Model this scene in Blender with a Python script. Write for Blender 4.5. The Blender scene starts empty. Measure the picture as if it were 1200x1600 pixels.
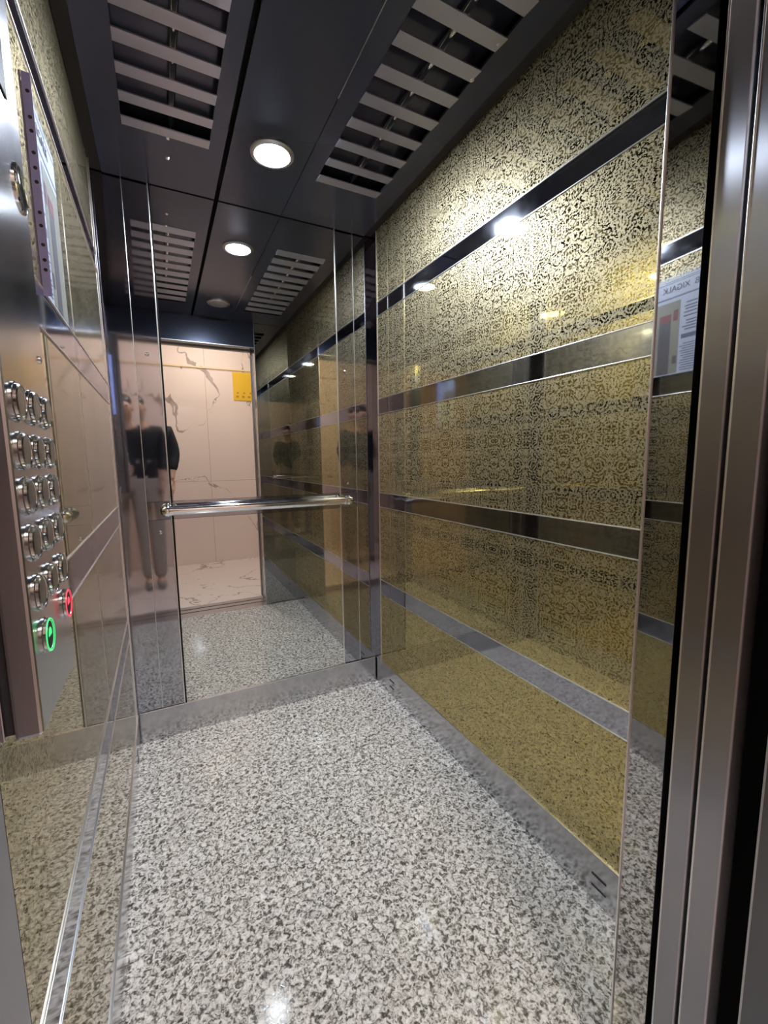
import bpy, bmesh, math, random
from mathutils import Vector, Matrix
random.seed(7)

# ------------------------------------------------------------------ camera, world, exposure
S = 1.14                      # one layout unit in metres; layout z = 0 is the camera's height
sc = bpy.context.scene
COL = sc.collection
def P(x, y, z): return Vector((x * S, y * S, (z + 1.0) * S))

CX, W, D, H = 0.1323, 0.9401, 1.6691, 0.8799
cam_d = bpy.data.cameras.new('camera'); cam = bpy.data.objects.new('camera', cam_d); COL.objects.link(cam)
cam_d.sensor_fit = 'HORIZONTAL'; cam_d.sensor_width = 36.0; cam_d.lens = 671.86 / 1200 * 36.0
cam_d.clip_start = 0.005
rt = Vector((0.88884953, -0.45804063, -0.01205381))
up = Vector((0.06698524, 0.1038738, 0.99233221))
fw = Vector((0.45327639, 0.88284145, -0.12301014))
m = Matrix((rt, up, -fw)).transposed().to_4x4(); m.translation = P(CX, 0, 0)
cam.matrix_world = m
sc.camera = cam

world = bpy.data.worlds.new('world'); sc.world = world; world.use_nodes = True
world.node_tree.nodes['Background'].inputs[0].default_value = (0.55, 0.6, 0.8, 1)
world.node_tree.nodes['Background'].inputs[1].default_value = 0.012

LAMP_L = 640.0          # cabin downlight radiance
HALL_L = 74.0           # hall lamp radiance
sc.view_settings.view_transform = 'Standard'; sc.view_settings.look = 'None'
sc.view_settings.exposure = 0.95; sc.view_settings.gamma = 1.0; sc.view_settings.use_curve_mapping = False
cy = sc.cycles
cy.max_bounces = 14; cy.diffuse_bounces = 4; cy.glossy_bounces = 12; cy.transmission_bounces = 6; cy.transparent_max_bounces = 8
cy.sample_clamp_indirect = 6.0; cy.blur_glossy = 0.05
cy.caustics_reflective = True; cy.caustics_refractive = False
cy.use_denoising = True; cy.denoiser = 'OPENIMAGEDENOISE'

# ------------------------------------------------------------------ materials
def new_mat(name):
    mt = bpy.data.materials.new(name); mt.use_nodes = True
    nt = mt.node_tree; b = nt.nodes['Principled BSDF']
    return mt, nt, b
def simple(name, col, rough=0.5, metal=0.0, spec=0.5, emis=None, es=0.0, coat=0.0):
    mt, nt, b = new_mat(name)
    b.inputs['Base Color'].default_value = (*col, 1); b.inputs['Roughness'].default_value = rough
    b.inputs['Metallic'].default_value = metal; b.inputs['Specular IOR Level'].default_value = spec
    b.inputs['Coat Weight'].default_value = coat; b.inputs['Coat Roughness'].default_value = 0.05
    if emis:
        b.inputs['Emission Color'].default_value = (*emis, 1); b.inputs['Emission Strength'].default_value = es
    return mt
def N(nt, t, **kw):
    n = nt.nodes.new(t)
    for k, v in kw.items(): setattr(n, k, v)
    return n
def L(nt, a, b): nt.links.new(a, b)
def math_(nt, op, a, b=None, c=None, clamp=False):
    n = N(nt, 'ShaderNodeMath', operation=op); n.use_clamp = clamp
    for i, v in enumerate((a, b, c)):
        if v is None: continue
        if hasattr(v, 'links') or hasattr(v, 'is_linked'): L(nt, v, n.inputs[i])
        else: n.inputs[i].default_value = v
    return n.outputs[0]
def ramp(nt, fac, stops):
    n = N(nt, 'ShaderNodeValToRGB'); L(nt, fac, n.inputs[0])
    e = n.color_ramp.elements
    while len(e) < len(stops): e.new(0.5)
    for q, (p, c) in zip(e, stops):
        q.position = p; q.color = (*c, 1) if len(c) == 3 else c
    return n.outputs[0]
def noise(nt, vec, scale, detail=2, rough=0.5, dist=0.0):
    n = N(nt, 'ShaderNodeTexNoise'); n.inputs['Scale'].default_value = scale
    n.inputs['Detail'].default_value = detail; n.inputs['Roughness'].default_value = rough
    n.inputs['Distortion'].default_value = dist
    L(nt, vec, n.inputs['Vector']); return n
def coords(nt): return N(nt, 'ShaderNodeTexCoord').outputs['Object']   # every mesh has its origin at the world origin
def bump(nt, b, h, strength, dist=0.001):
    n = N(nt, 'ShaderNodeBump'); n.inputs['Strength'].default_value = strength; n.inputs['Distance'].default_value = dist
    L(nt, h, n.inputs['Height']); L(nt, n.outputs[0], b.inputs['Normal'])

def steel(name, col=(0.42, 0.42, 0.44), rough=0.07, wav=0.15, aniso=0.0, grime=0.04, scale=2.2):
    mt, nt, b = new_mat(name); co = coords(nt)
    b.inputs['Metallic'].default_value = 1.0
    n1 = noise(nt, co, 9.0, 4, 0.6)
    r = N(nt, 'ShaderNodeMapRange'); L(nt, n1.outputs[0], r.inputs[0])
    r.inputs[1].default_value = 0.3; r.inputs[2].default_value = 0.75
    r.inputs[3].default_value = rough; r.inputs[4].default_value = rough + grime
    L(nt, r.outputs[0], b.inputs['Roughness'])
    b.inputs['Base Color'].default_value = (*col, 1)
    n2 = noise(nt, co, scale, 1, 0.4)
    if wav: bump(nt, b, n2.outputs[0], wav, 0.004)
    if aniso:
        b.inputs['Anisotropic'].default_value = aniso
        t = N(nt, 'ShaderNodeTangent', direction_type='RADIAL', axis='Z'); L(nt, t.outputs[0], b.inputs['Tangent'])
        b.inputs['Anisotropic Rotation'].default_value = 0.0
    return mt

def etched_gold():
    # polished bronze-gold sheet with a matte etched scroll pattern, mirrored left-right and repeated
    mt, nt, b = new_mat('etched_gold'); co = coords(nt)
    sep = N(nt, 'ShaderNodeSeparateXYZ'); L(nt, co, sep.inputs[0])
    yy = math_(nt, 'PINGPONG', sep.outputs[1], 0.13)
    zz = math_(nt, 'PINGPONG', sep.outputs[2], 0.17)
    comb = N(nt, 'ShaderNodeCombineXYZ'); L(nt, yy, comb.inputs[0]); L(nt, zz, comb.inputs[1])
    comb.inputs[2].default_value = 0.37
    n1 = noise(nt, comb.outputs[0], 92.0, 1.4, 0.5, 2.0)
    a = math_(nt, 'SUBTRACT', n1.outputs[0], 0.5); a = math_(nt, 'ABSOLUTE', a)
    v = N(nt, 'ShaderNodeTexVoronoi', feature='F1'); v.inputs['Scale'].default_value = 30.0
    L(nt, comb.outputs[0], v.inputs['Vector'])
    rings = math_(nt, 'SINE', math_(nt, 'MULTIPLY', v.outputs['Distance'], 26.0))
    n3 = noise(nt, co, 210.0, 2, 0.6)
    s = math_(nt, 'ADD', math_(nt, 'MULTIPLY', a, 6.0), math_(nt, 'MULTIPLY', rings, 0.24))
    s = math_(nt, 'ADD', s, math_(nt, 'MULTIPLY', math_(nt, 'SUBTRACT', n3.outputs[0], 0.5), 1.5))
    mask = N(nt, 'ShaderNodeMapRange', interpolation_type='SMOOTHSTEP'); L(nt, s, mask.inputs[0])
    mask.inputs[1].default_value = 0.22; mask.inputs[2].default_value = 0.40
    mask.inputs[3].default_value = 0.0; mask.inputs[4].default_value = 1.0
    nt.nodes.remove(b)
    g1 = N(nt, 'ShaderNodeBsdfPrincipled'); g1.inputs['Base Color'].default_value = (0.40, 0.325, 0.105, 1)
    g1.inputs['Metallic'].default_value = 1; g1.inputs['Roughness'].default_value = 0.02
    g2 = N(nt, 'ShaderNodeBsdfPrincipled'); g2.inputs['Base Color'].default_value = (0.80, 0.70, 0.46, 1)
    g2.inputs['Metallic'].default_value = 0.9; g2.inputs['Roughness'].default_value = 0.50
    for q in (g1, g2): q.inputs['Specular Tint'].default_value = (0.55, 0.50, 0.40, 1); q.inputs['Coat Weight'].default_value = 1.0; q.inputs['Coat IOR'].default_value = 1.30; q.inputs['Coat Roughness'].default_value = 0.02
    n2 = noise(nt, co, 1.6, 1, 0.4)
    bp = N(nt, 'ShaderNodeBump'); bp.inputs['Strength'].default_value = 0.12; bp.inputs['Distance'].default_value = 0.004
    L(nt, n2.outputs[0], bp.inputs['Height'])
    L(nt, bp.outputs[0], g1.inputs['Normal']); L(nt, bp.outputs[0], g2.inputs['Normal'])
    mk = math_(nt, 'MULTIPLY', mask.outputs[0], 0.38)
    mx = N(nt, 'ShaderNodeMixShader'); L(nt, mk, mx.inputs[0]); L(nt, g1.outputs[0], mx.inputs[1]); L(nt, g2.outputs[0], mx.inputs[2])
    L(nt, mx.outputs[0], nt.nodes['Material Output'].inputs[0])
    return mt

def granite():
    mt, nt, b = new_mat('speckled_granite'); co = coords(nt)
    n1 = noise(nt, co, 88.0, 3, 0.6, 0.9)
    n2 = noise(nt, co, 210.0, 2, 0.5, 0.6)
    n3 = noise(nt, co, 9.0, 2, 0.5)
    s = math_(nt, 'ADD', math_(nt, 'MULTIPLY', n1.outputs[0], 0.74), math_(nt, 'MULTIPLY', n2.outputs[0], 0.26))
    c = ramp(nt, s, [(0.36, (0.055, 0.05, 0.045)), (0.44, (0.17, 0.155, 0.135)), (0.485, (0.42, 0.395, 0.36)), (0.56, (0.66, 0.63, 0.59)), (0.66, (0.79, 0.775, 0.75))])
    mxn = N(nt, 'ShaderNodeMixRGB', blend_type='MULTIPLY'); mxn.inputs[0].default_value = 1.0
    L(nt, c, mxn.inputs[1])
    L(nt, ramp(nt, n3.outputs[0], [(0.3, (0.9, 0.9, 0.9)), (0.7, (1, 1, 1))]), mxn.inputs[2])
    L(nt, mxn.outputs[0], b.inputs['Base Color'])
    b.inputs['Roughness'].default_value = 0.085; b.inputs['Specular IOR Level'].default_value = 0.5
    bump(nt, b, n1.outputs[0], 0.05, 0.002)
    return mt

def marble(name, tiles=True, base=(0.80, 0.65, 0.58), off=(0, 0, 0)):
    mt, nt, b = new_mat(name); co = coords(nt)
    mp = N(nt, 'ShaderNodeMapping'); L(nt, co, mp.inputs[0]); mp.inputs['Location'].default_value = off
    mp.inputs['Rotation'].default_value = (0.2, 0.35, 0.15); mp.inputs['Scale'].default_value = (1.0, 1.0, 0.75)
    n1 = noise(nt, mp.outputs[0], 1.1, 5, 0.55, 0.5)
    a = math_(nt, 'ABSOLUTE', math_(nt, 'SUBTRACT', n1.outputs[0], 0.5))
    n2 = noise(nt, mp.outputs[0], 2.6, 2, 0.5)
    width = math_(nt, 'MULTIPLY', math_(nt, 'SUBTRACT', n2.outputs[0], 0.38, clamp=True), 0.036)
    vein = math_(nt, 'LESS_THAN', a, width)
    nz = noise(nt, mp.outputs[0], 18, 3, 0.6)
    cl = N(nt, 'ShaderNodeMixRGB'); cl.inputs[1].default_value = (*base, 1); cl.inputs[2].default_value = (0.30, 0.235, 0.20, 1)
    L(nt, math_(nt, 'MULTIPLY', vein, math_(nt, 'ADD', nz.outputs[0], 0.25)), cl.inputs[0])
    out = cl.outputs[0]
    if tiles:
        sep = N(nt, 'ShaderNodeSeparateXYZ'); L(nt, co, sep.inputs[0])
        def joint(val, pitch, start, w):
            q = math_(nt, 'ABSOLUTE', math_(nt, 'SUBTRACT', math_(nt, 'MODULO', math_(nt, 'ADD', val, 20 * pitch - start + pitch / 2), pitch), pitch / 2))
            return math_(nt, 'LESS_THAN', q, w)
        j = math_(nt, 'MAXIMUM', joint(sep.outputs[0], 0.53 * S, 0.555 * S, 0.0017), joint(sep.outputs[2], 1.05 * S, 1.855 * S, 0.0017))
        c2 = N(nt, 'ShaderNodeMixRGB'); L(nt, j, c2.inputs[0]); L(nt, out, c2.inputs[1]); c2.inputs[2].default_value = (0.42, 0.30, 0.22, 1)
        out = c2.outputs[0]
    L(nt, out, b.inputs['Base Color']); b.inputs['Roughness'].default_value = 0.08
    return mt

M = {}
M['steel'] = steel('polished_steel', (0.42, 0.43, 0.47), 0.03, 0.05)
M['band'] = steel('mirror_band_steel', (0.40, 0.41, 0.46), 0.035, 0.06)
M['base'] = steel('satin_baseboard_steel', (0.55, 0.55, 0.57), 0.13, 0.05, grime=0.06)
M['edge'] = simple('bright_edge', (0.85, 0.85, 0.86), 0.28, 1.0)
M['mirror'] = simple('mirror_glass', (0.70, 0.72, 0.70), 0.006, 1.0)
M['chrome'] = simple('chrome', (0.86, 0.86, 0.88), 0.07, 1.0)
M['btn_rim'] = simple('button_rim_steel', (0.50, 0.51, 0.51), 0.16, 1.0)
M['satin'] = simple('satin_steel', (0.60, 0.60, 0.62), 0.32, 1.0)
M['brush'] = steel('brushed_door_steel', (0.40, 0.41, 0.45), 0.30, 0.0, aniso=1.0, grime=0.0)
M['jamb'] = steel('door_jamb_steel', (0.46, 0.46, 0.46), 0.015, 0.03, grime=0.01)
M['gold'] = etched_gold()
M['ceil'] = simple('dark_gloss_ceiling', (0.085, 0.095, 0.14), 0.20, 0.65, 0.4)
M['slat'] = simple('satin_grey_slat', (0.46, 0.47, 0.56), 0.34, 0.75)
M['black'] = simple('black_gap', (0.008, 0.008, 0.01), 0.6)
M['rubber_and_gap'] = simple('black_rubber_and_gap', (0.004, 0.004, 0.004), 0.9, spec=0.1)  # mirror gasket; also paints the darkness of the gap between the doors
M['dark_brush'] = simple('dark_landing_steel', (0.20, 0.20, 0.21), 0.4, 1.0)
M['granite'] = granite()
M['marble_wall'] = marble('pink_marble_tiles')
M['marble_floor'] = marble('pink_marble_floor', False, (0.74, 0.62, 0.56), (1.3, 2.1, 0.4))
M['cop'] = steel('panel_steel', (0.46, 0.46, 0.50), 0.17, 0.10, grime=0.06, scale=6)
M['paint'] = simple('hall_paint', (0.6, 0.56, 0.5), 0.8)
M['lamp'] = simple('lamp_diffuser', (0.9, 0.9, 0.9), 0.4, emis=(0.80, 0.875, 1.0), es=LAMP_L)
M['hall_lamp'] = simple('hall_lamp_diffuser', (0.9, 0.9, 0.9), 0.4, emis=(1.0, 0.91, 0.84), es=HALL_L)
M['frost'] = simple('frosted_glass_off', (0.33, 0.33, 0.35), 0.35)
M['paper'] = simple('white_paper', (0.80, 0.80, 0.86), 0.6)
M['ink'] = simple('grey_ink', (0.17, 0.19, 0.27), 0.6)
M['dark_ink'] = simple('dark_ink', (0.03, 0.03, 0.05), 0.6)
M['red_ink'] = simple('dull_red_ink', (0.35, 0.09, 0.08), 0.6)
M['beige_ink'] = simple('beige_ink', (0.42, 0.38, 0.27), 0.6)
M['brown_ink'] = simple('grey_brown_ink', (0.16, 0.13, 0.13), 0.6)
M['flap'] = simple('flare_tinted_plastic', (0.46, 0.50, 1.0), 0.3)  # plastic strip with the violet flare on it put into its colour
M['yellow'] = simple('yellow_plastic', (0.80, 0.48, 0.03), 0.4)
M['green_on'] = simple('green_led', (0.05, 0.6, 0.2), 0.3, emis=(0.04, 0.80, 0.20), es=0.42)
M['red_on'] = simple('red_led', (0.7, 0.05, 0.1), 0.3, emis=(1.0, 0.07, 0.12), es=0.36)
M['btn'] = simple('button_face_steel', (0.33, 0.34, 0.33), 0.3, 1.0)
M['screen'] = simple('black_screen', (0.02, 0.02, 0.03), 0.12)
M['cloth'] = simple('black_cloth', (0.012, 0.013, 0.018), 0.85)
M['trouser'] = simple('beige_cloth', (0.42, 0.35, 0.30), 0.85)
M['skin'] = simple('skin', (0.60, 0.36, 0.25), 0.5)
M['hair'] = simple('dark_hair', (0.02, 0.015, 0.012), 0.5)
M['shoe'] = simple('grey_shoe', (0.22, 0.20, 0.19), 0.6)
def clear_plastic():
    mt, nt, b = new_mat('clear_plastic'); nt.nodes.remove(b)
    t = N(nt, 'ShaderNodeBsdfTransparent'); t.inputs[0].default_value = (0.93, 0.95, 0.98, 1)
    g = N(nt, 'ShaderNodeBsdfGlossy'); g.inputs['Roughness'].default_value = 0.2
    mx = N(nt, 'ShaderNodeMixShader'); mx.inputs[0].default_value = 0.10; L(nt, t.outputs[0], mx.inputs[1]); L(nt, g.outputs[0], mx.inputs[2])
    L(nt, mx.outputs[0], nt.nodes['Material Output'].inputs[0]); return mt
M['sleeve'] = clear_plastic()

# ------------------------------------------------------------------ mesh helpers (layout units)
def box(bm, x0, x1, y0, y1, z0, z1):
    vs = [bm.verts.new(P(x, y, z)) for z in (z0, z1) for y in (y0, y1) for x in (x0, x1)]
    for f in ((0, 2, 3, 1), (4, 5, 7, 6), (0, 1, 5, 4), (1, 3, 7, 5), (3, 2, 6, 7), (2, 0, 4, 6)):
        bm.faces.new([vs[i] for i in f])
def prism(bm, pts, z0, z1):
    a = [bm.verts.new(P(x, y, z0)) for x, y in pts]; b = [bm.verts.new(P(x, y, z1)) for x, y in pts]
    n = len(pts); bm.faces.new(a[::-1]); bm.faces.new(b)
    for i in range(n): bm.faces.new((a[i], a[(i + 1) % n], b[(i + 1) % n], b[i]))
def lathe(bm, c, axis, prof, seg=28):
    # prof: list of (distance along axis, radius)
    ax = Vector(axis).normalized(); t = ax.orthogonal().normalized(); u = ax.cross(t)
    c = Vector(c); rings = []
    for h, r in prof:
        if r < 1e-6: rings.append([bm.verts.new(P(*(c + ax * h)))])
        else: rings.append([bm.verts.new(P(*(c + ax * h + (t * math.cos(k * 2 * math.pi / seg) + u * math.sin(k * 2 * math.pi / seg)) * r))) for k in range(seg)])
    for a, b in zip(rings, rings[1:]):
        for k in range(seg):
            k2 = (k + 1) % seg
            if len(a) == 1 and len(b) == 1: continue
            if len(a) == 1: bm.faces.new((a[0], b[k], b[k2]))
            elif len(b) == 1: bm.faces.new((a[k], b[0], a[k2]))
            else: bm.faces.new((a[k], b[k], b[k2], a[k2]))
    for r, fl in ((rings[0], True), (rings[-1], False)):
        if len(r) > 1: bm.faces.new(r[::-1] if fl else r)
def obj(name, bm, mat, parent=None, smooth=False, bevel=0.0):
    bmesh.ops.recalc_face_normals(bm, faces=bm.faces)
    me = bpy.data.meshes.new(name); bm.to_mesh(me); bm.free()
    o = bpy.data.objects.new(name, me); COL.objects.link(o)
    mats = mat if isinstance(mat, (list, tuple)) else [mat]
    for q in mats: me.materials.append(M[q] if isinstance(q, str) else q)
    if smooth:
        for f in me.polygons: f.use_smooth = True
        try: me.set_sharp_from_angle(angle=math.radians(35))
        except Exception: pass
    if bevel:
        b = o.modifiers.new('bevel', 'BEVEL'); b.width = bevel; b.segments = 2; b.limit_method = 'ANGLE'
    if parent: setpar(o, parent)
    return o
def setpar(o, parent):
    o.parent = parent; o.matrix_parent_inverse = Matrix.Translation(-parent_loc(parent))
def parent_loc(p):
    v = Vector(p.location)
    return v if p.parent is None else v
def bx(name, mat, dims, parent=None, bevel=0.0):
    bm = bmesh.new(); box(bm, *dims); return obj(name, bm, mat, parent, bevel=bevel)
def thing(name, label, cat, loc, group=None):
    o = bpy.data.objects.new(name, None); COL.objects.link(o); o.location = P(*loc); o.empty_display_size = 0.05
    o['label'] = label; o['category'] = cat
    if group: o['group'] = group
    return o
def tag(o, label, cat, group=None, kind=None):
    o['label'] = label; o['category'] = cat
    if group: o['group'] = group
    if kind: o['kind'] = kind
    return o
def struct(o, label=None, cat=None):
    o['kind'] = 'structure'
    if label: o['label'] = label
    if cat: o['category'] = cat
    return o
def curve_tube(name, pts, r, mat, parent):
    cu = bpy.data.curves.new(name, 'CURVE'); cu.dimensions = '3D'; cu.bevel_depth = r * S; cu.bevel_resolution = 6; cu.use_fill_caps = True
    sp = cu.splines.new('POLY'); sp.points.add(len(pts) - 1)
    for q, v in zip(sp.points, pts): q.co = (*P(*v), 1)
    me = bpy.data.meshes.new(name)
    tmp = bpy.data.objects.new(name, cu); COL.objects.link(tmp)
    dg = bpy.context.evaluated_depsgraph_get(); me = bpy.data.meshes.new_from_object(tmp.evaluated_get(dg))
    bpy.data.objects.remove(tmp)
    o = bpy.data.objects.new(name, me); COL.objects.link(o); me.materials.clear(); me.materials.append(M[mat])
    for f in me.polygons: f.use_smooth = True
    if parent: setpar(o, parent)
    return o

# ------------------------------------------------------------------ cabin shell
YF, YJ = 0.362, 0.310            # inner and outer face of the front return
XJ = 0.720                       # right edge of the door opening
HD = 0.725                       # underside of the door header
TOP = H + 0.05
BANDS = [(0.5636, 0.6164), (0.1804, 0.2415), (-0.2007, -0.1411), (-0.5778, -0.5149)]
BB = -0.8875
T = 0.03
YS = 1.612                       # end of the gold panels, start of the rear corner trim

floor = struct(bx('floor', 'granite', (-0.03, W + 0.03, YJ + 0.07, D + 0.02, -1.03, -1.0)), 'grey and white speckled granite cabin floor', 'floor')

def side_wall(name, xs, sgn, y_start, label):
    # xs: wall surface, sgn: +1 if the wall's body lies at larger x
    w = struct(bx(name, 'steel', (min(xs + sgn * 0.006, xs + sgn * T), max(xs + sgn * 0.006, xs + sgn * T), y_start, D + 0.02, -1.0, TOP)), label, 'wall')
    def slab(nm, mat, y0, y1, z0, z1, proud=0.0, bev=0.0):
        a, b = xs - sgn * proud, xs + sgn * 0.006
        return bx(nm, mat, (min(a, b), max(a, b), y0, y1, z0, z1), w, bev)
    g = 0.0012
    tops = [TOP] + [b[0] for b in BANDS]
    bots = [b[1] for b in BANDS] + [BB]
    for zt, zb in zip(tops, bots):
        slab('etched_panel', 'gold', y_start, YS - g, zb + g, zt - g)
    for zb, zt in BANDS:
        slab('mirror_band', 'band', y_start, YS - g, zb, zt, 0.0006)
        for z in (zb, zt):
            slab('band_edge', 'edge', y_start, YS, z - 0.0013, z + 0.0013, 0.0022, 0.0006)
    slab('corner_trim', 'steel', YS + 0.0015, D - 0.001, BB + g, TOP, 0.0008)
    slab('trim_edge', 'edge', YS - 0.0015, YS + 0.0015, BB, TOP, 0.003, 0.0008)
    return w, slab
wr, slab_r = side_wall('wall_right', W, 1, YF, 'right cabin wall of gold etched steel panels and mirror bands')
wl, slab_l = side_wall('wall_left', 0.0, -1, 0.424, 'left cabin wall of gold etched steel panels and mirror bands')

def baseboard(name, x0, x1, y0, y1, label, side):
    o = struct(bx(name, 'base', (x0, x1, y0, y1, -1.0, BB), None, 0.0015), label, 'baseboard')
    if side == 0:
        e = bx('top_edge', 'edge', (x0, x1, y0 - 0.0006, y0 + 0.002, BB - 0.001, BB + 0.0016), o)
    else:
        xe = x0 if side > 0 else x1
        e = bx('top_edge', 'edge', (x0 - (0.0005 if side > 0 else 0), x1 + (0.0005 if side < 0 else 0), y0, y1, BB, BB + 0.0014), o)
        for yc in (0.542, 1.516):
            for zc in (-0.935, -0.963):
                bx('vent_slot', 'black', (xe - 0.0012, xe + 0.0012, yc - 0.018, yc + 0.018, zc - 0.0028, zc + 0.0028), o, 0.001)
    return o
baseboard('baseboard_right', W - 0.0022, W + 0.006, YF, D - 0.006, 'steel kickplate along the right wall with slotted vents', 1)
baseboard('baseboard_left', -0.006, 0.0022, 0.424, D - 0.006, 'steel kickplate along the left wall with slotted vents', -1)
baseboard('baseboard_back', 0.0062, W - 0.0062, D - 0.006, D + 0.006, 'steel kickplate below the big mirror', 0)

# rear wall: two flexed steel columns each side, a mirror between
wb = struct(bx('wall_back', 'steel', (-0.03, W + 0.03, D + 0.007, D + T, -1.0, TOP)), 'rear cabin wall of polished steel columns', 'wall')
C1L, MXL, MXR, C1R = 0.0789, 0.1519, 0.7854, 0.8615
RB, RT = -0.2007, -0.1385
def column(x0, x1, z0, z1, turn):
    bm = bmesh.new(); dy = (x1 - x0) * math.tan(math.radians(turn)); a = D - abs(dy)
    if turn >= 0: pts = [(x0, a), (x1, D), (x1, D + 0.006), (x0, D + 0.006)]
    else: pts = [(x0, D), (x1, a), (x1, D + 0.006), (x0, D + 0.006)]
    prism(bm, pts, z0, z1)
    return obj('steel_column', bm, 'steel', wb)
g = 0.0011
column(0.001, C1L - g, BB + g, TOP, 2.0)
column(C1L + g, MXL - g, BB + g, RB - g, 0.9); column(C1L + g, MXL - g, RT + g, TOP, 0.9)
column(MXR + g, C1R - g, BB + g, RB - g, 0.2); column(MXR + g, C1R - g, RT + g, TOP, 0.2)
column(C1R + g, W - 0.001, BB + g, TOP, -0.5)
for x in (C1L, C1R): bx('seam_edge', 'edge', (x - 0.001, x + 0.001, D - 0.0022, D + 0.004, BB, TOP), wb, 0.0005)
for x in (C1L + 0.036, C1R - 0.042):
    for z in (0.352, -0.10 if x > 0.5 else -0.245):
        bm = bmesh.new(); lathe(bm, (x, D - 0.001, z), (0, -1, 0), [(0, 0.006), (0.003, 0.0055), (0.0052, 0.003), (0.0058, 0)], 18)
        obj('dome_screw', bm, 'chrome', wb, True)

mir = thing('wall_mirror', 'large silver mirror covering the rear wall, reflecting the open doorway', 'mirror', (0.47, D - 0.003, BB))
bx('mirror_pane', 'mirror', (MXL + g, MXR - g, D - 0.003, D + 0.005, BB + g, RB - g), mir)
bx('mirror_pane', 'mirror', (MXL + g, MXR - g, D - 0.003, D + 0.005, RT + g, TOP), mir)
bx('middle_rail', 'steel', (C1L + g, C1R - g, D - 0.0035, D + 0.005, RB + 0.0005, RT - 0.0005), mir)
for x in (MXL, MXR): bx('side_edge', 'edge', (x - 0.0018, x + 0.0018, D - 0.0065, D + 0.004, BB, TOP), mir, 0.001)

bx('dark_seal', 'rubber_and_gap', (MXL + 0.0018, MXL + 0.0070, D - 0.0042, D - 0.0026, BB + 0.001, TOP), mir)

# handrail
hr = thing('handrail', 'round chrome handrail across the middle of the rear mirror', 'handrail', (0.47, D - 0.05, -0.17))
hy, hz = D - 0.052, -0.166
bm = bmesh.new(); lathe(bm, (0.150, hy, hz), (1, 0, 0), [(0, 0.0165), (0.640, 0.0165)], 40); obj('rail_tube', bm, 'chrome', hr, True)
for x, s in ((0.150, -1), (0.790, 1)):
    bm = bmesh.new()
    lathe(bm, (x, hy, hz), (s, 0, 0), [(-0.007, 0.0205), (0.004, 0.0205), (0.006, 0.0165)] + [(0.006 + 0.0165 * math.sin(a), 0.0175 * math.cos(a)) for a in [i * math.pi / 14 for i in range(1, 8)]], 28)
    obj('end_cap', bm, 'chrome', hr, True)
    bm = bmesh.new(); lathe(bm, (x + s * 0.010, hy, hz), (s, 0, 0), [(-0.0215 * math.cos(a), 0.0215 * math.sin(a)) for a in [i * math.pi / 16 for i in range(17)]], 30)
    obj('ball_end', bm, 'chrome', hr, True)
    bm = bmesh.new(); xb = x - s * 0.006
    lathe(bm, (xb, hy, hz), (0, 1, 0), [(0.010, 0.0085), (0.030, 0.0085), (0.040, 0.011), (0.0435, 0.021), (0.048, 0.0215)], 26)
    obj('bracket', bm, 'chrome', hr, True)

# ------------------------------------------------------------------ front of the cabin and its doors
fr = struct(bx('wall_front', 'jamb', (XJ + 0.004, W + 0.03, YJ, YF, -1.0, TOP)), 'polished steel return beside the cabin door', 'wall')
bm = bmesh.new(); prism(bm, [(XJ, YJ), (XJ + 0.0030, YF), (XJ + 0.004, YF), (XJ + 0.004, YJ)], -1.0, TOP); obj('jamb_face', bm, 'jamb', fr)
bx('jamb_edge', 'edge', (XJ + 0.0005, XJ + 0.0035, YF - 0.0004, YF + 0.0016, -1.0, TOP), fr, 0.0006)
bx('door_header', 'ceil', (-0.03, XJ, YJ, YF, HD, TOP), fr)
bx('header_edge', 'edge', (0.003, XJ, YF, YF + 0.0016, HD, HD + 0.003), fr)
pl = struct(bx('trim_1', 'brush', (-0.035, 0.0, 0.10, 0.4225, -1.0, TOP)), 'brushed steel door post on the left of the opening', 'post')

def door_leaf(name, y0, y1, label, cat, x0=XJ + 0.004, x1=1.28, mt='brush'):
    t = thing(name, label, cat, (x0, (y0 + y1) / 2, -0.99))
    bx('leaf', mt, (x0 + 0.0012, x1, y0, y1, -0.985, HD + 0.03), t, 0.002)
    bm = bmesh.new(); prism(bm, [(x0, y0 + 0.002), (x0 + 0.0014, y0 + 0.0004), (x0 + 0.0014, y1 - 0.0004), (x0, y1 - 0.002)], -0.985, HD + 0.03); obj('edge_strip', bm, mt, t)
    bx('edge_bead', 'edge' if mt == 'brush' else 'satin', (x0 - 0.0006, x0 + 0.0012, y1 - 0.0026, y1 - 0.0004, -0.985, HD + 0.03), t, 0.0005)
    return t
door_leaf('cabin_door_leaf', 0.2745, 0.3035, 'open sliding steel door leaf nearest the gold wall', 'elevator door')
door_leaf('cabin_door_leaf', 0.2375, 0.2695, 'open sliding steel door leaf with the wide black gap on its right', 'elevator door')
door_leaf('landing_door_leaf', 0.170, 0.206, 'open landing door leaf at the far right picture edge', 'elevator door', XJ + 0.006, 1.28, 'dark_brush')
bx_g = tag(bx('door_gap_dark', 'rubber_and_gap', (XJ + 0.03, 1.28, 0.208, 0.2355, -0.985, HD + 0.03)), 'black filler standing in for the darkness of the wide gap between the cabin and landing doors', 'dark gap filler')  # added black block: the open gap's darkness given as colour

sill = thing('door_sill', 'grooved aluminium sill across the elevator doorway floor', 'sill', (0.36, 0.3, -1.0))
bx('sill_plate', 'satin', (-0.03, 1.28, 0.16, YJ + 0.0695, -1.03, -1.0005), sill)
for y in (0.222, 0.289): bx('groove', 'black', (-0.02, XJ, y - 0.006, y + 0.006, -1.0005, -0.9998), sill)

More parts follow.
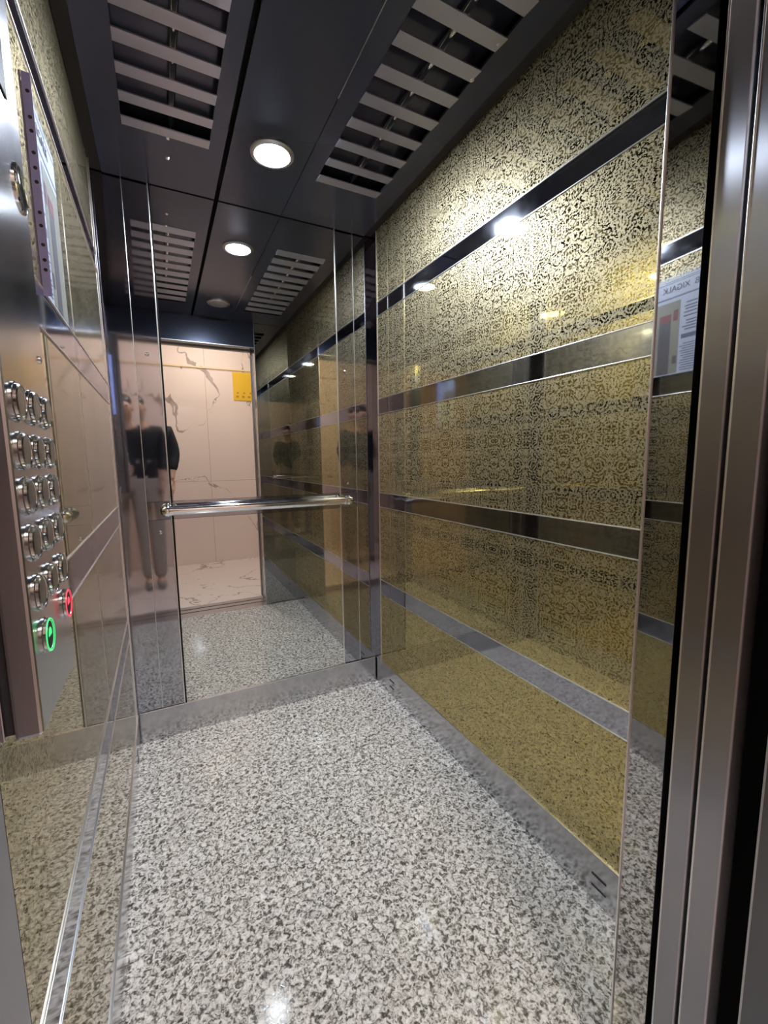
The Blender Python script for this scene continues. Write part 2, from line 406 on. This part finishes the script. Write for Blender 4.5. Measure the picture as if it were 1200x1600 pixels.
# ------------------------------------------------------------------ ceiling
ce = struct(bx('ceiling', 'black', (-0.03, W + 0.03, YJ, D + T, TOP + 0.002, TOP + 0.02)), 'ceiling of dark glossy panels with slotted grilles', 'ceiling')
YC0, YC1 = YF + 0.004, D - 0.008
ZC0, ZC1 = H, H + 0.006
G0, G1 = (0.100, 0.312), (0.630, 0.842)
BAR, PITCH, YB = 0.040, 0.0845, 1.415
def tube_hole_panel(nm, x0, x1, g0, g1):
    bm = bmesh.new(); yb0 = YB - 9 * PITCH - BAR - 0.042; yb1 = YB
    box(bm, x0, g0, YC0, YC1, ZC0, ZC1); box(bm, g1, x1, YC0, YC1, ZC0, ZC1)
    box(bm, g0, g1, YC0, yb0, ZC0, ZC1); box(bm, g0, g1, yb1, YC1, ZC0, ZC1)
    return obj(nm, bm, 'ceil', ce)
tube_hole_panel('ceiling_panel', 0.030, 0.352, *G0)
tube_hole_panel('ceiling_panel', 0.580, W - 0.030, *G1)
bx('ceiling_panel', 'ceil', (0.366, 0.578, YC0, YC1, ZC0, ZC1), ce)
for nm, d in (('gap_shade_strip', (0.0006, 0.031, YC0, YC1, ZC0 + 0.003, ZC0 + 0.008)), ('gap_shade_strip', (W - 0.031, W - 0.0006, YC0, YC1, ZC0 + 0.003, ZC0 + 0.008))):
    bx(nm, 'black', d, ce)  # solid black strips paint the shade of the open ceiling gap
bx('panel_edge', 'edge', (0.5784, 0.5796, YC0, 1.09, ZC0 - 0.0015, ZC1), ce)
for (a, b_), lab in ((G0, 'slotted ceiling grille on the left above the button panel'), (G1, 'slotted ceiling grille on the right along the gold wall')):
    t = thing('ceiling_grille', lab, 'ceiling grille', ((a + b_) / 2, 1.0, H), 'slotted ceiling grilles')
    for k in range(10):
        y1 = YB - k * PITCH; y0 = y1 - BAR
        bm = bmesh.new()
        vs = []
        for (yy, zz) in ((y0, H - 0.0060), (y1, H - 0.001), (y1, H + 0.002), (y0, H - 0.0030)):
            vs.append((yy, zz))
        A = [bm.verts.new(P(a, *v)) for v in vs]; B = [bm.verts.new(P(b_, *v)) for v in vs]
        bm.faces.new(A); bm.faces.new(B[::-1])
        for i in range(4): bm.faces.new((A[i], A[(i + 1) % 4], B[(i + 1) % 4], B[i]))
        obj('slat', bm, 'slat', t)
    xm = (a + b_) / 2
    bx('inner_tray', 'ceil', (a - 0.01, b_ + 0.01, YB - 9 * PITCH - BAR - 0.05, YB + 0.01, H + 0.034, H + 0.037), t)
    bm = bmesh.new(); lathe(bm, (xm + 0.01, YB - 9 * PITCH - 0.03, H + 0.022), (0, 1, 0), [(0, 0.009), (0.78, 0.009)], 16)
    obj('unlit_tube', bm, 'chrome', t, True)

def downlight(x, y, lit, label, name='ceiling_downlight'):
    t = thing(name, label, 'ceiling light', (x, y, H))
    bm = bmesh.new(); lathe(bm, (x, y, H), (0, 0, -1), [(0, 0.062), (0.004, 0.062), (0.007, 0.058), (0.008, 0.050), (0.004, 0.047), (0, 0.047)], 48)
    obj('trim_ring', bm, 'satin', t, True)
    bm = bmesh.new(); lathe(bm, (x, y, H), (0, 0, -1), [(0, 0.0465), (0.007, 0.0465), (0.010, 0.036), (0.0115, 0.018), (0.012, 0)], 48)
    obj('diffuser', bm, 'lamp' if lit else 'frost', t, True)
    return t
downlight(0.478, 1.354, True, 'round glowing white downlight in the middle ceiling strip')
downlight(0.480, 0.655, False, 'round unlit downlight in the ceiling, seen only in the mirror')
for i, (x, y) in enumerate([(0.208, 1.418), (0.209, 1.507), (0.834, 0.803), (0.84, 0.90)]):
    bm = bmesh.new(); lathe(bm, (x, y, H), (0, 0, -1), [(0, 0.006), (0.003, 0.005), (0.0045, 0)], 16)
    obj('ceiling_screw', bm, 'chrome', ce, True)

# ------------------------------------------------------------------ button panel
XP = 0.050; CY0, CY1, CZ0, CZ1 = 0.345, 0.466, -0.182, 0.70
cop = thing('button_panel', 'steel elevator button panel on the left wall, buttons in rows of three', 'control panel', (0.03, 0.40, CZ0))
bx('face_plate', 'cop', (0.0345, XP, CY0, CY1, CZ0, CZ1), cop, 0.0025)
bx('gap_strip', 'black', (0.0300, 0.0345, CY0 + 0.004, CY1 - 0.002, CZ0 + 0.003, CZ1 - 0.002), cop)
bx('back_box', 'cop', (0.0006, 0.0300, CY0, CY1, CZ0 + 0.001, CZ1), cop, 0.001)
def button(y, z, lit=None, r=0.0126):
    bm = bmesh.new()
    lathe(bm, (XP, y, z), (1, 0, 0), [(0, r + 0.0006), (0.0010, r + 0.0006), (0.0014, r - 0.0004), (0.0030, r - 0.0006), (0.0038, r - 0.0014), (0.0036, r - 0.0024), (0.0026, r - 0.0028)], 32)
    b = obj('button', bm, 'btn_rim', cop, True)
    if lit: b['label'] = {'green_on': 'button ringed in glowing green', 'red_on': 'button ringed in glowing red'}[lit]
    bm = bmesh.new(); lathe(bm, (XP, y, z), (1, 0, 0), [(0.001, r - 0.0026), (0.0031, r - 0.0026), (0.0033, r * 0.4), (0.0033, 0)], 28)
    f = obj('button_face', bm, 'black' if lit else 'btn', b, True); f.matrix_parent_inverse = Matrix.Identity(4)
    bm = bmesh.new()
    if lit:
        lathe(bm, (XP, y, z), (1, 0, 0), [(0.0030, r - 0.0007), (0.0040, r - 0.0009), (0.0035, r - 0.0026), (0.0030, r - 0.0028)], 32)
        q = obj('glow_ring', bm, lit, b, True)
        bm = bmesh.new()
        n = 14; pts = [(y + 0.0048 * math.cos(math.pi * k / n), z - 0.0005 + 0.0060 * math.sin(math.pi * k / n)) for k in range(n + 1)]
        A = [bm.verts.new(P(XP + 0.0032, *v)) for v in pts]; B = [bm.verts.new(P(XP + 0.0035, *v)) for v in pts]
        bm.faces.new(A); bm.faces.new(B[::-1])
        for i in range(n + 1): bm.faces.new((A[i], A[(i + 1) % (n + 1)], B[(i + 1) % (n + 1)], B[i]))
        obj('bell_mark', bm, lit, b)
for r, z in enumerate((0.040, 0.008, -0.022, -0.054, -0.089)):
    for y in (0.368, 0.407, 0.445): button(y, z)
button(0.374, -0.1225, 'green_on'); button(0.445, -0.1205, 'red_on')
bm = bmesh.new(); lathe(bm, (XP, 0.442, 0.207), (1, 0, 0), [(0, 0.017), (0.0012, 0.017), (0.0020, 0.0155), (0.0010, 0.013), (0.0008, 0)], 32); obj('key_switch', bm, 'chrome', cop, True)
bx('display', 'screen', (XP, XP + 0.0012, 0.362, 0.430, 0.26, 0.34), cop, 0.0008)
bm = bmesh.new(); lathe(bm, (XP, 0.450, 0.083), (1, 0, 0), [(0, 0.003), (0.0012, 0.003), (0.002, 0)], 14); obj('plate_screw', bm, 'chrome', cop, True)

# ------------------------------------------------------------------ notice in a plastic sleeve on the left wall
nt_ = thing('notice_sleeve', 'printed notice in a punched plastic sleeve on the left wall', 'notice', (0.002, 0.88, 0.23))
Y0, Y1, Z0, Z1 = 0.790, 0.965, 0.235, 0.520
bx('sheet', 'paper', (0.0028, 0.0036, Y0 + 0.004, Y1 - 0.003, Z0 + 0.003, Z1 - 0.01), nt_)
def mark(bm, y0, y1, z0, z1): box(bm, 0.0036, 0.0040, y0, y1, z0, z1)
bm = bmesh.new(); mark(bm, Y0 + 0.006, Y1 - 0.006, Z1 - 0.065, Z1 - 0.061); mark(bm, Y0 + 0.006, Y1 - 0.006, Z1 - 0.022, Z1 - 0.0205); mark(bm, 0.80, 0.90, Z1 - 0.017, Z1 - 0.0155)
obj('header_rule', bm, 'ink', nt_)
def text(s, y, z, size, mat, parent, name='lettering'):
    cu = bpy.data.curves.new(name, 'FONT'); cu.body = s; cu.size = size * S; cu.extrude = 0.0003; cu.align_x = 'LEFT'
    tmp = bpy.data.objects.new(name, cu); COL.objects.link(tmp)
    dg = bpy.context.evaluated_depsgraph_get(); me = bpy.data.meshes.new_from_object(tmp.evaluated_get(dg)); bpy.data.objects.remove(tmp)
    # text faces +x, reads along +y
    R = Matrix(((0, 0, 1), (1, 0, 0), (0, 1, 0))).to_4x4(); R.translation = P(0.0042, y, z)
    me.transform(R); me.materials.clear(); me.materials.append(M[mat])
    o = bpy.data.objects.new(name, me); COL.objects.link(o); setpar(o, parent); return o
text('B  XIGALK', 0.800, Z1 - 0.046, 0.023, 'dark_ink', nt_)
rnd = random.Random(3)
for z in [0.430, 0.420, 0.412, 0.403, 0.393, 0.380, 0.372, 0.364, 0.356]:
    bm = bmesh.new(); mark(bm, 0.800, 0.800 + 0.030 + rnd.random() * 0.014, z, z + 0.0035); obj('text_line', bm, 'ink', nt_)
for i in range(12):
    z = 0.318 - i * 0.0066; bm = bmesh.new(); mark(bm, 0.800, 0.800 + 0.032 + rnd.random() * 0.014, z, z + 0.0022); obj('text_line', bm, 'ink', nt_)
bm = bmesh.new(); mark(bm, 0.800, 0.843, 0.334, 0.346); obj('text_bar', bm, 'ink', nt_)
bm = bmesh.new(); mark(bm, 0.850, 0.960, Z0 + 0.006, 0.445); obj('picture', bm, 'beige_ink', nt_)
for a in ((0.876, 0.912, Z0 + 0.006, 0.405), (0.853, 0.865, 0.268, 0.290)):
    bm = bmesh.new(); box(bm, 0.0040, 0.0043, *a); obj('picture_shape', bm, 'brown_ink', nt_)
for a in ((0.855, 0.869, 0.390, 0.420), (0.876, 0.912, 0.390, 0.412)):
    bm = bmesh.new(); box(bm, 0.0043, 0.0045, *a); obj('picture_mark', bm, 'red_ink', nt_)
bx('clear_cover', 'sleeve', (0.0052, 0.0056, Y0, Y1, Z0, Z1), nt_)
fl = bx('punched_strip', 'flap', (0.0004, 0.0108, Y0 - 0.0008, Y0, Z0, Z1), nt_)
for z in (0.497, 0.465, 0.448, 0.421, 0.402, 0.384, 0.345, 0.328, 0.303, 0.283, 0.270):
    bm = bmesh.new(); lathe(bm, (0.0060, Y0 - 0.0008, z), (0, -1, 0), [(0, 0.0024), (0.0003, 0.0024), (0.0003, 0)], 14)
    h = obj('punch_hole', bm, 'dark_ink', fl); h.matrix_parent_inverse = Matrix.Identity(4)

# ------------------------------------------------------------------ hall outside the doors
HY = -1.17; HT = 1.38
struct(bx('floor_hall', 'marble_floor', (-1.3, 2.3, HY - 0.02, 0.1595, -1.03, -1.0005)), 'pink veined marble floor of the hall', 'floor')
struct(bx('wall_hall', 'marble_wall', (-1.3, 2.3, HY - 0.04, HY, -1.0, HT)), 'pink veined marble tile wall of the hall facing the elevator', 'wall')
struct(bx('ceiling_hall', 'paint', (-1.3, 2.3, HY - 0.04, 0.10, HT, HT + 0.03)), 'plain hall ceiling', 'ceiling')
struct(bx('wall_hall_left', 'marble_wall', (-1.34, -1.3, HY - 0.04, 0.10, -1.0, HT)), 'marble end wall left of the doorway', 'wall')
struct(bx('wall_hall_right', 'marble_wall', (2.3, 2.34, HY - 0.04, 0.10, -1.0, HT)), 'marble end wall right of the doorway', 'wall')
bm = bmesh.new(); box(bm, -1.3, -0.035, 0.06, 0.10, -1.0, HT); box(bm, 0.80, 2.3, 0.06, 0.10, -1.0, HT); box(bm, -0.035, 0.80, 0.06, 0.10, 0.76, HT)
struct(obj('wall_hall_front', bm, 'paint'), 'hall side wall around the elevator doorway', 'wall')
t = thing('hall_ceiling_lamp', 'round warm lamp on the hall ceiling outside the doorway', 'ceiling light', (0.55, -0.50, HT))
bm = bmesh.new(); lathe(bm, (0.55, -0.50, HT), (0, 0, -1), [(0, 0.135), (0.02, 0.135), (0.024, 0.125), (0.0, 0.12)], 40); obj('lamp_body', bm, 'satin', t, True)
bm = bmesh.new(); lathe(bm, (0.55, -0.50, HT), (0, 0, -1), [(0, 0.120), (0.022, 0.118), (0.035, 0.08), (0.040, 0)], 40); obj('lamp_shade', bm, 'hall_lamp', t, True)
ys = thing('wall_sign', 'yellow sign on the pink marble wall, seen in the mirror', 'sign', (0.92, HY, 0.58))
bx('sign_plate', 'yellow', (0.805, 1.06, HY, HY + 0.006, 0.585, 0.853), ys, 0.001)
bi = simple('brown_ink_on_yellow', (0.45, 0.20, 0.02), 0.5)
for a in [(0.83 + i * 0.055, 0.855 + i * 0.055, 0.612, 0.630) for i in range(4)] + [(0.84 + i * 0.06, 0.855 + i * 0.06, 0.65, 0.665) for i in range(3)]:
    bm = bmesh.new(); box(bm, a[0], a[1], HY + 0.006, HY + 0.0068, a[2], a[3]); obj('sign_mark', bm, bi, ys)
tag(bx('wall_trunking', simple('cream_plastic', (0.78, 0.55, 0.33), 0.5), (-0.4, 1.5, HY, HY + 0.008, 0.866, 0.880)), 'thin cream cable trunking along the pink marble wall', 'cable trunking')

# ------------------------------------------------------------------ the person taking the picture, in the hall behind the camera
def skin_body(name, verts, edges, radii, mat, parent=None, sub=2):
    me = bpy.data.meshes.new(name); me.from_pydata([P(*v) for v in verts], edges, []); me.update()
    o = bpy.data.objects.new(name, me); COL.objects.link(o); me.materials.append(M[mat])
    sk = o.modifiers.new('skin', 'SKIN'); sk.use_smooth_shade = True
    for i, r in enumerate(radii):
        d = me.skin_vertices[0].data[i]; rr = r if isinstance(r, tuple) else (r, r)
        d.radius = (rr[0] * S, rr[1] * S); d.use_root = (i == 0)
    ss = o.modifiers.new('sub', 'SUBSURF'); ss.levels = sub; ss.render_levels = sub
    if parent: setpar(o, parent)
    return o
PX, PY = 0.055, -0.50
per = thing('person', 'person in black top and beige trousers taking the picture, reflected in the steel', 'person', (PX, PY, -1.0))
# one continuous body: pelvis, torso, neck, head, arms, legs
V = [(PX, PY, -0.145), (PX, PY, 0.03), (PX, PY, 0.20), (PX, PY + 0.005, 0.285), (PX, PY + 0.015, 0.335), (PX, PY + 0.025, 0.39), (PX, PY + 0.02, 0.455),
     (PX + 0.14, PY, 0.235), (PX + 0.175, PY, 0.06), (PX + 0.150, PY + 0.06, -0.10), (PX + 0.147, PY + 0.075, -0.145),
     (PX - 0.14, PY, 0.235), (PX - 0.150, PY + 0.10, 0.08), (PX - 0.040, PY + 0.32, -0.03), (PX - 0.030, PY + 0.365, -0.045),
     (PX + 0.075, PY, -0.22), (PX + 0.085, PY + 0.01, -0.55), (PX + 0.088, PY - 0.01, -0.93), (PX + 0.090, PY + 0.10, -0.972),
     (PX - 0.075, PY, -0.22), (PX - 0.085, PY + 0.01, -0.55), (PX - 0.088, PY - 0.01, -0.93), (PX - 0.090, PY + 0.10, -0.972)]
Ed = [(0, 1), (1, 2), (2, 3), (3, 4), (4, 5), (5, 6), (2, 7), (7, 8), (8, 9), (9, 10), (2, 11), (11, 12), (12, 13), (13, 14), (0, 15), (15, 16), (16, 17), (17, 18), (0, 19), (19, 20), (20, 21), (21, 22)]
Rr = [(0.125, 0.085), (0.115, 0.08), (0.135, 0.085), 0.045, (0.062, 0.07), (0.066, 0.080), (0.055, 0.065),
      0.045, 0.036, 0.024, 0.020, 0.045, 0.036, 0.024, 0.020, 0.070, 0.048, 0.030, 0.026, 0.070, 0.048, 0.030, 0.026]
body = skin_body('body', V, Ed, Rr, 'skin', per)
# clothes follow the body
top = skin_body('jacket', [(PX, PY, -0.185)] + V[1:3] + [V[7], V[8], (PX + 0.152, PY + 0.055, -0.085), V[11], V[12], (PX - 0.044, PY + 0.30, -0.026)],
      [(0, 1), (1, 2), (2, 3), (3, 4), (4, 5), (2, 6), (6, 7), (7, 8)],
      [(0.150, 0.108), (0.136, 0.100), (0.150, 0.10), 0.056, 0.050, 0.036, 0.056, 0.048, 0.036], 'cloth', per)
trs = skin_body('trousers', [(PX, PY, -0.17)] + [V[15], V[16], (PX + 0.088, PY - 0.008, -0.935), V[19], V[20], (PX - 0.088, PY - 0.008, -0.935), (PX, PY, -0.01)],
      [(0, 1), (1, 2), (2, 3), (0, 4), (4, 5), (5, 6), (0, 7)], [(0.135, 0.095), 0.084, 0.064, 0.048, 0.084, 0.064, 0.048, (0.122, 0.088)], 'trouser', per)
for s in (1, -1):
    skin_body('shoe', [(PX + s * 0.088, PY - 0.03, -0.963), (PX + s * 0.089, PY + 0.05, -0.966), (PX + s * 0.092, PY + 0.135, -0.974)], [(0, 1), (1, 2)], [(0.036, 0.036), (0.036, 0.033), (0.033, 0.025)], 'shoe', per)
hair = skin_body('hair', [(PX, PY - 0.012, 0.415), (PX, PY - 0.008, 0.465), (PX, PY + 0.022, 0.492)], [(0, 1), (1, 2)], [(0.066, 0.062), (0.070, 0.075), (0.052, 0.055)], 'hair', per)
# face details
for s in (1, -1):
    bm = bmesh.new(); lathe(bm, (PX + s * 0.024, PY + 0.093, 0.412), (0, 1, 0), [(-0.006, 0.008), (0.004, 0.007), (0.007, 0)], 14); obj('eye', bm, 'hair', per, True)
    bm = bmesh.new(); lathe(bm, (PX + s * 0.062, PY + 0.02, 0.40), (s, 0, 0), [(-0.004, 0.020), (0.006, 0.019), (0.010, 0.010)], 16); obj('ear', bm, 'skin', per, True)
skin_body('nose', [(PX, PY + 0.092, 0.412), (PX, PY + 0.108, 0.388)], [(0, 1)], [0.006, 0.010], 'skin', per, 1)
skin_body('mouth', [(PX - 0.018, PY + 0.088, 0.362), (PX, PY + 0.092, 0.361), (PX + 0.018, PY + 0.088, 0.362)], [(0, 1), (1, 2)], [0.004, 0.006, 0.004], 'skin', per, 1)
def hand(wr_, dirs, palm, fingers, thumb):
    vs = [wr_, palm]; ed = [(0, 1)]; rd = [0.019, (0.026, 0.013)]
    for f in fingers:
        i = len(vs); vs += f; ed += [(1, i)] + [(i + k, i + k + 1) for k in range(len(f) - 1)]; rd += [0.0088, 0.008, 0.007][:len(f)]
    i = len(vs); vs += thumb; ed += [(0, i)] + [(i + k, i + k + 1) for k in range(len(thumb) - 1)]; rd += [0.010, 0.0085, 0.0075][:len(thumb)]
    return vs, ed, rd
# left hand hanging and slightly curled
w0 = Vector(V[10]); pm = w0 + Vector((0.0, 0.008, -0.045)); fs = []
for k in range(4):
    q = pm + Vector((0.004, -0.024 + 0.017 * k, -0.034)); ln = (0.022, 0.028, 0.030, 0.026)[k]
    fs.append([tuple(q), tuple(q + Vector((-0.008, 0.001, -ln))), tuple(q + Vector((-0.022, 0.002, -ln - 0.016)))])
th = [tuple(w0 + Vector((-0.006, 0.030, -0.030))), tuple(w0 + Vector((-0.014, 0.044, -0.052))), tuple(w0 + Vector((-0.018, 0.046, -0.070)))]
vs, ed, rd = hand(tuple(w0), None, tuple(pm), fs, th); skin_body('hand', vs, ed, rd, 'skin', per)
# right hand round the phone
w1 = Vector(V[14]); pm = w1 + Vector((0.012, 0.045, -0.014)); fs = []
for k in range(4):
    q = pm + Vector((0.016, 0.012, -0.026 + 0.018 * k)); ln = (0.024, 0.030, 0.032, 0.028)[k]
    fs.append([tuple(q), tuple(q + Vector((ln * 0.6, 0.014, 0))), tuple(q + Vector((ln, 0.010, 0.003)))])
th = [tuple(w1 + Vector((0.004, 0.040, 0.022))), tuple(w1 + Vector((0.022, 0.046, 0.036))), tuple(w1 + Vector((0.038, 0.050, 0.040)))]
vs, ed, rd = hand(tuple(w1), None, tuple(pm), fs, th); skin_body('hand', vs, ed, rd, 'skin', per)
ph = thing('phone', 'black phone held up at chest height by the person in the doorway', 'phone', (CX, -0.055, -0.03))
bx('phone_body', 'screen', (CX - 0.033, CX + 0.033, -0.060, -0.052, -0.115, 0.020), ph, 0.003)
bx('camera_bump', 'screen', (CX - 0.030, CX - 0.002, -0.052, -0.050, -0.012, 0.016), ph, 0.001)
for x, z in ((-0.022, 0.008), (-0.022, -0.005), (-0.009, 0.0015)):
    bm = bmesh.new(); lathe(bm, (CX + x, -0.050, z), (0, 1, 0), [(0, 0.0058), (0.0012, 0.0058), (0.0012, 0.0044), (0.0006, 0)], 18); obj('lens', bm, 'chrome', ph, True)
bpy.context.view_layer.update()
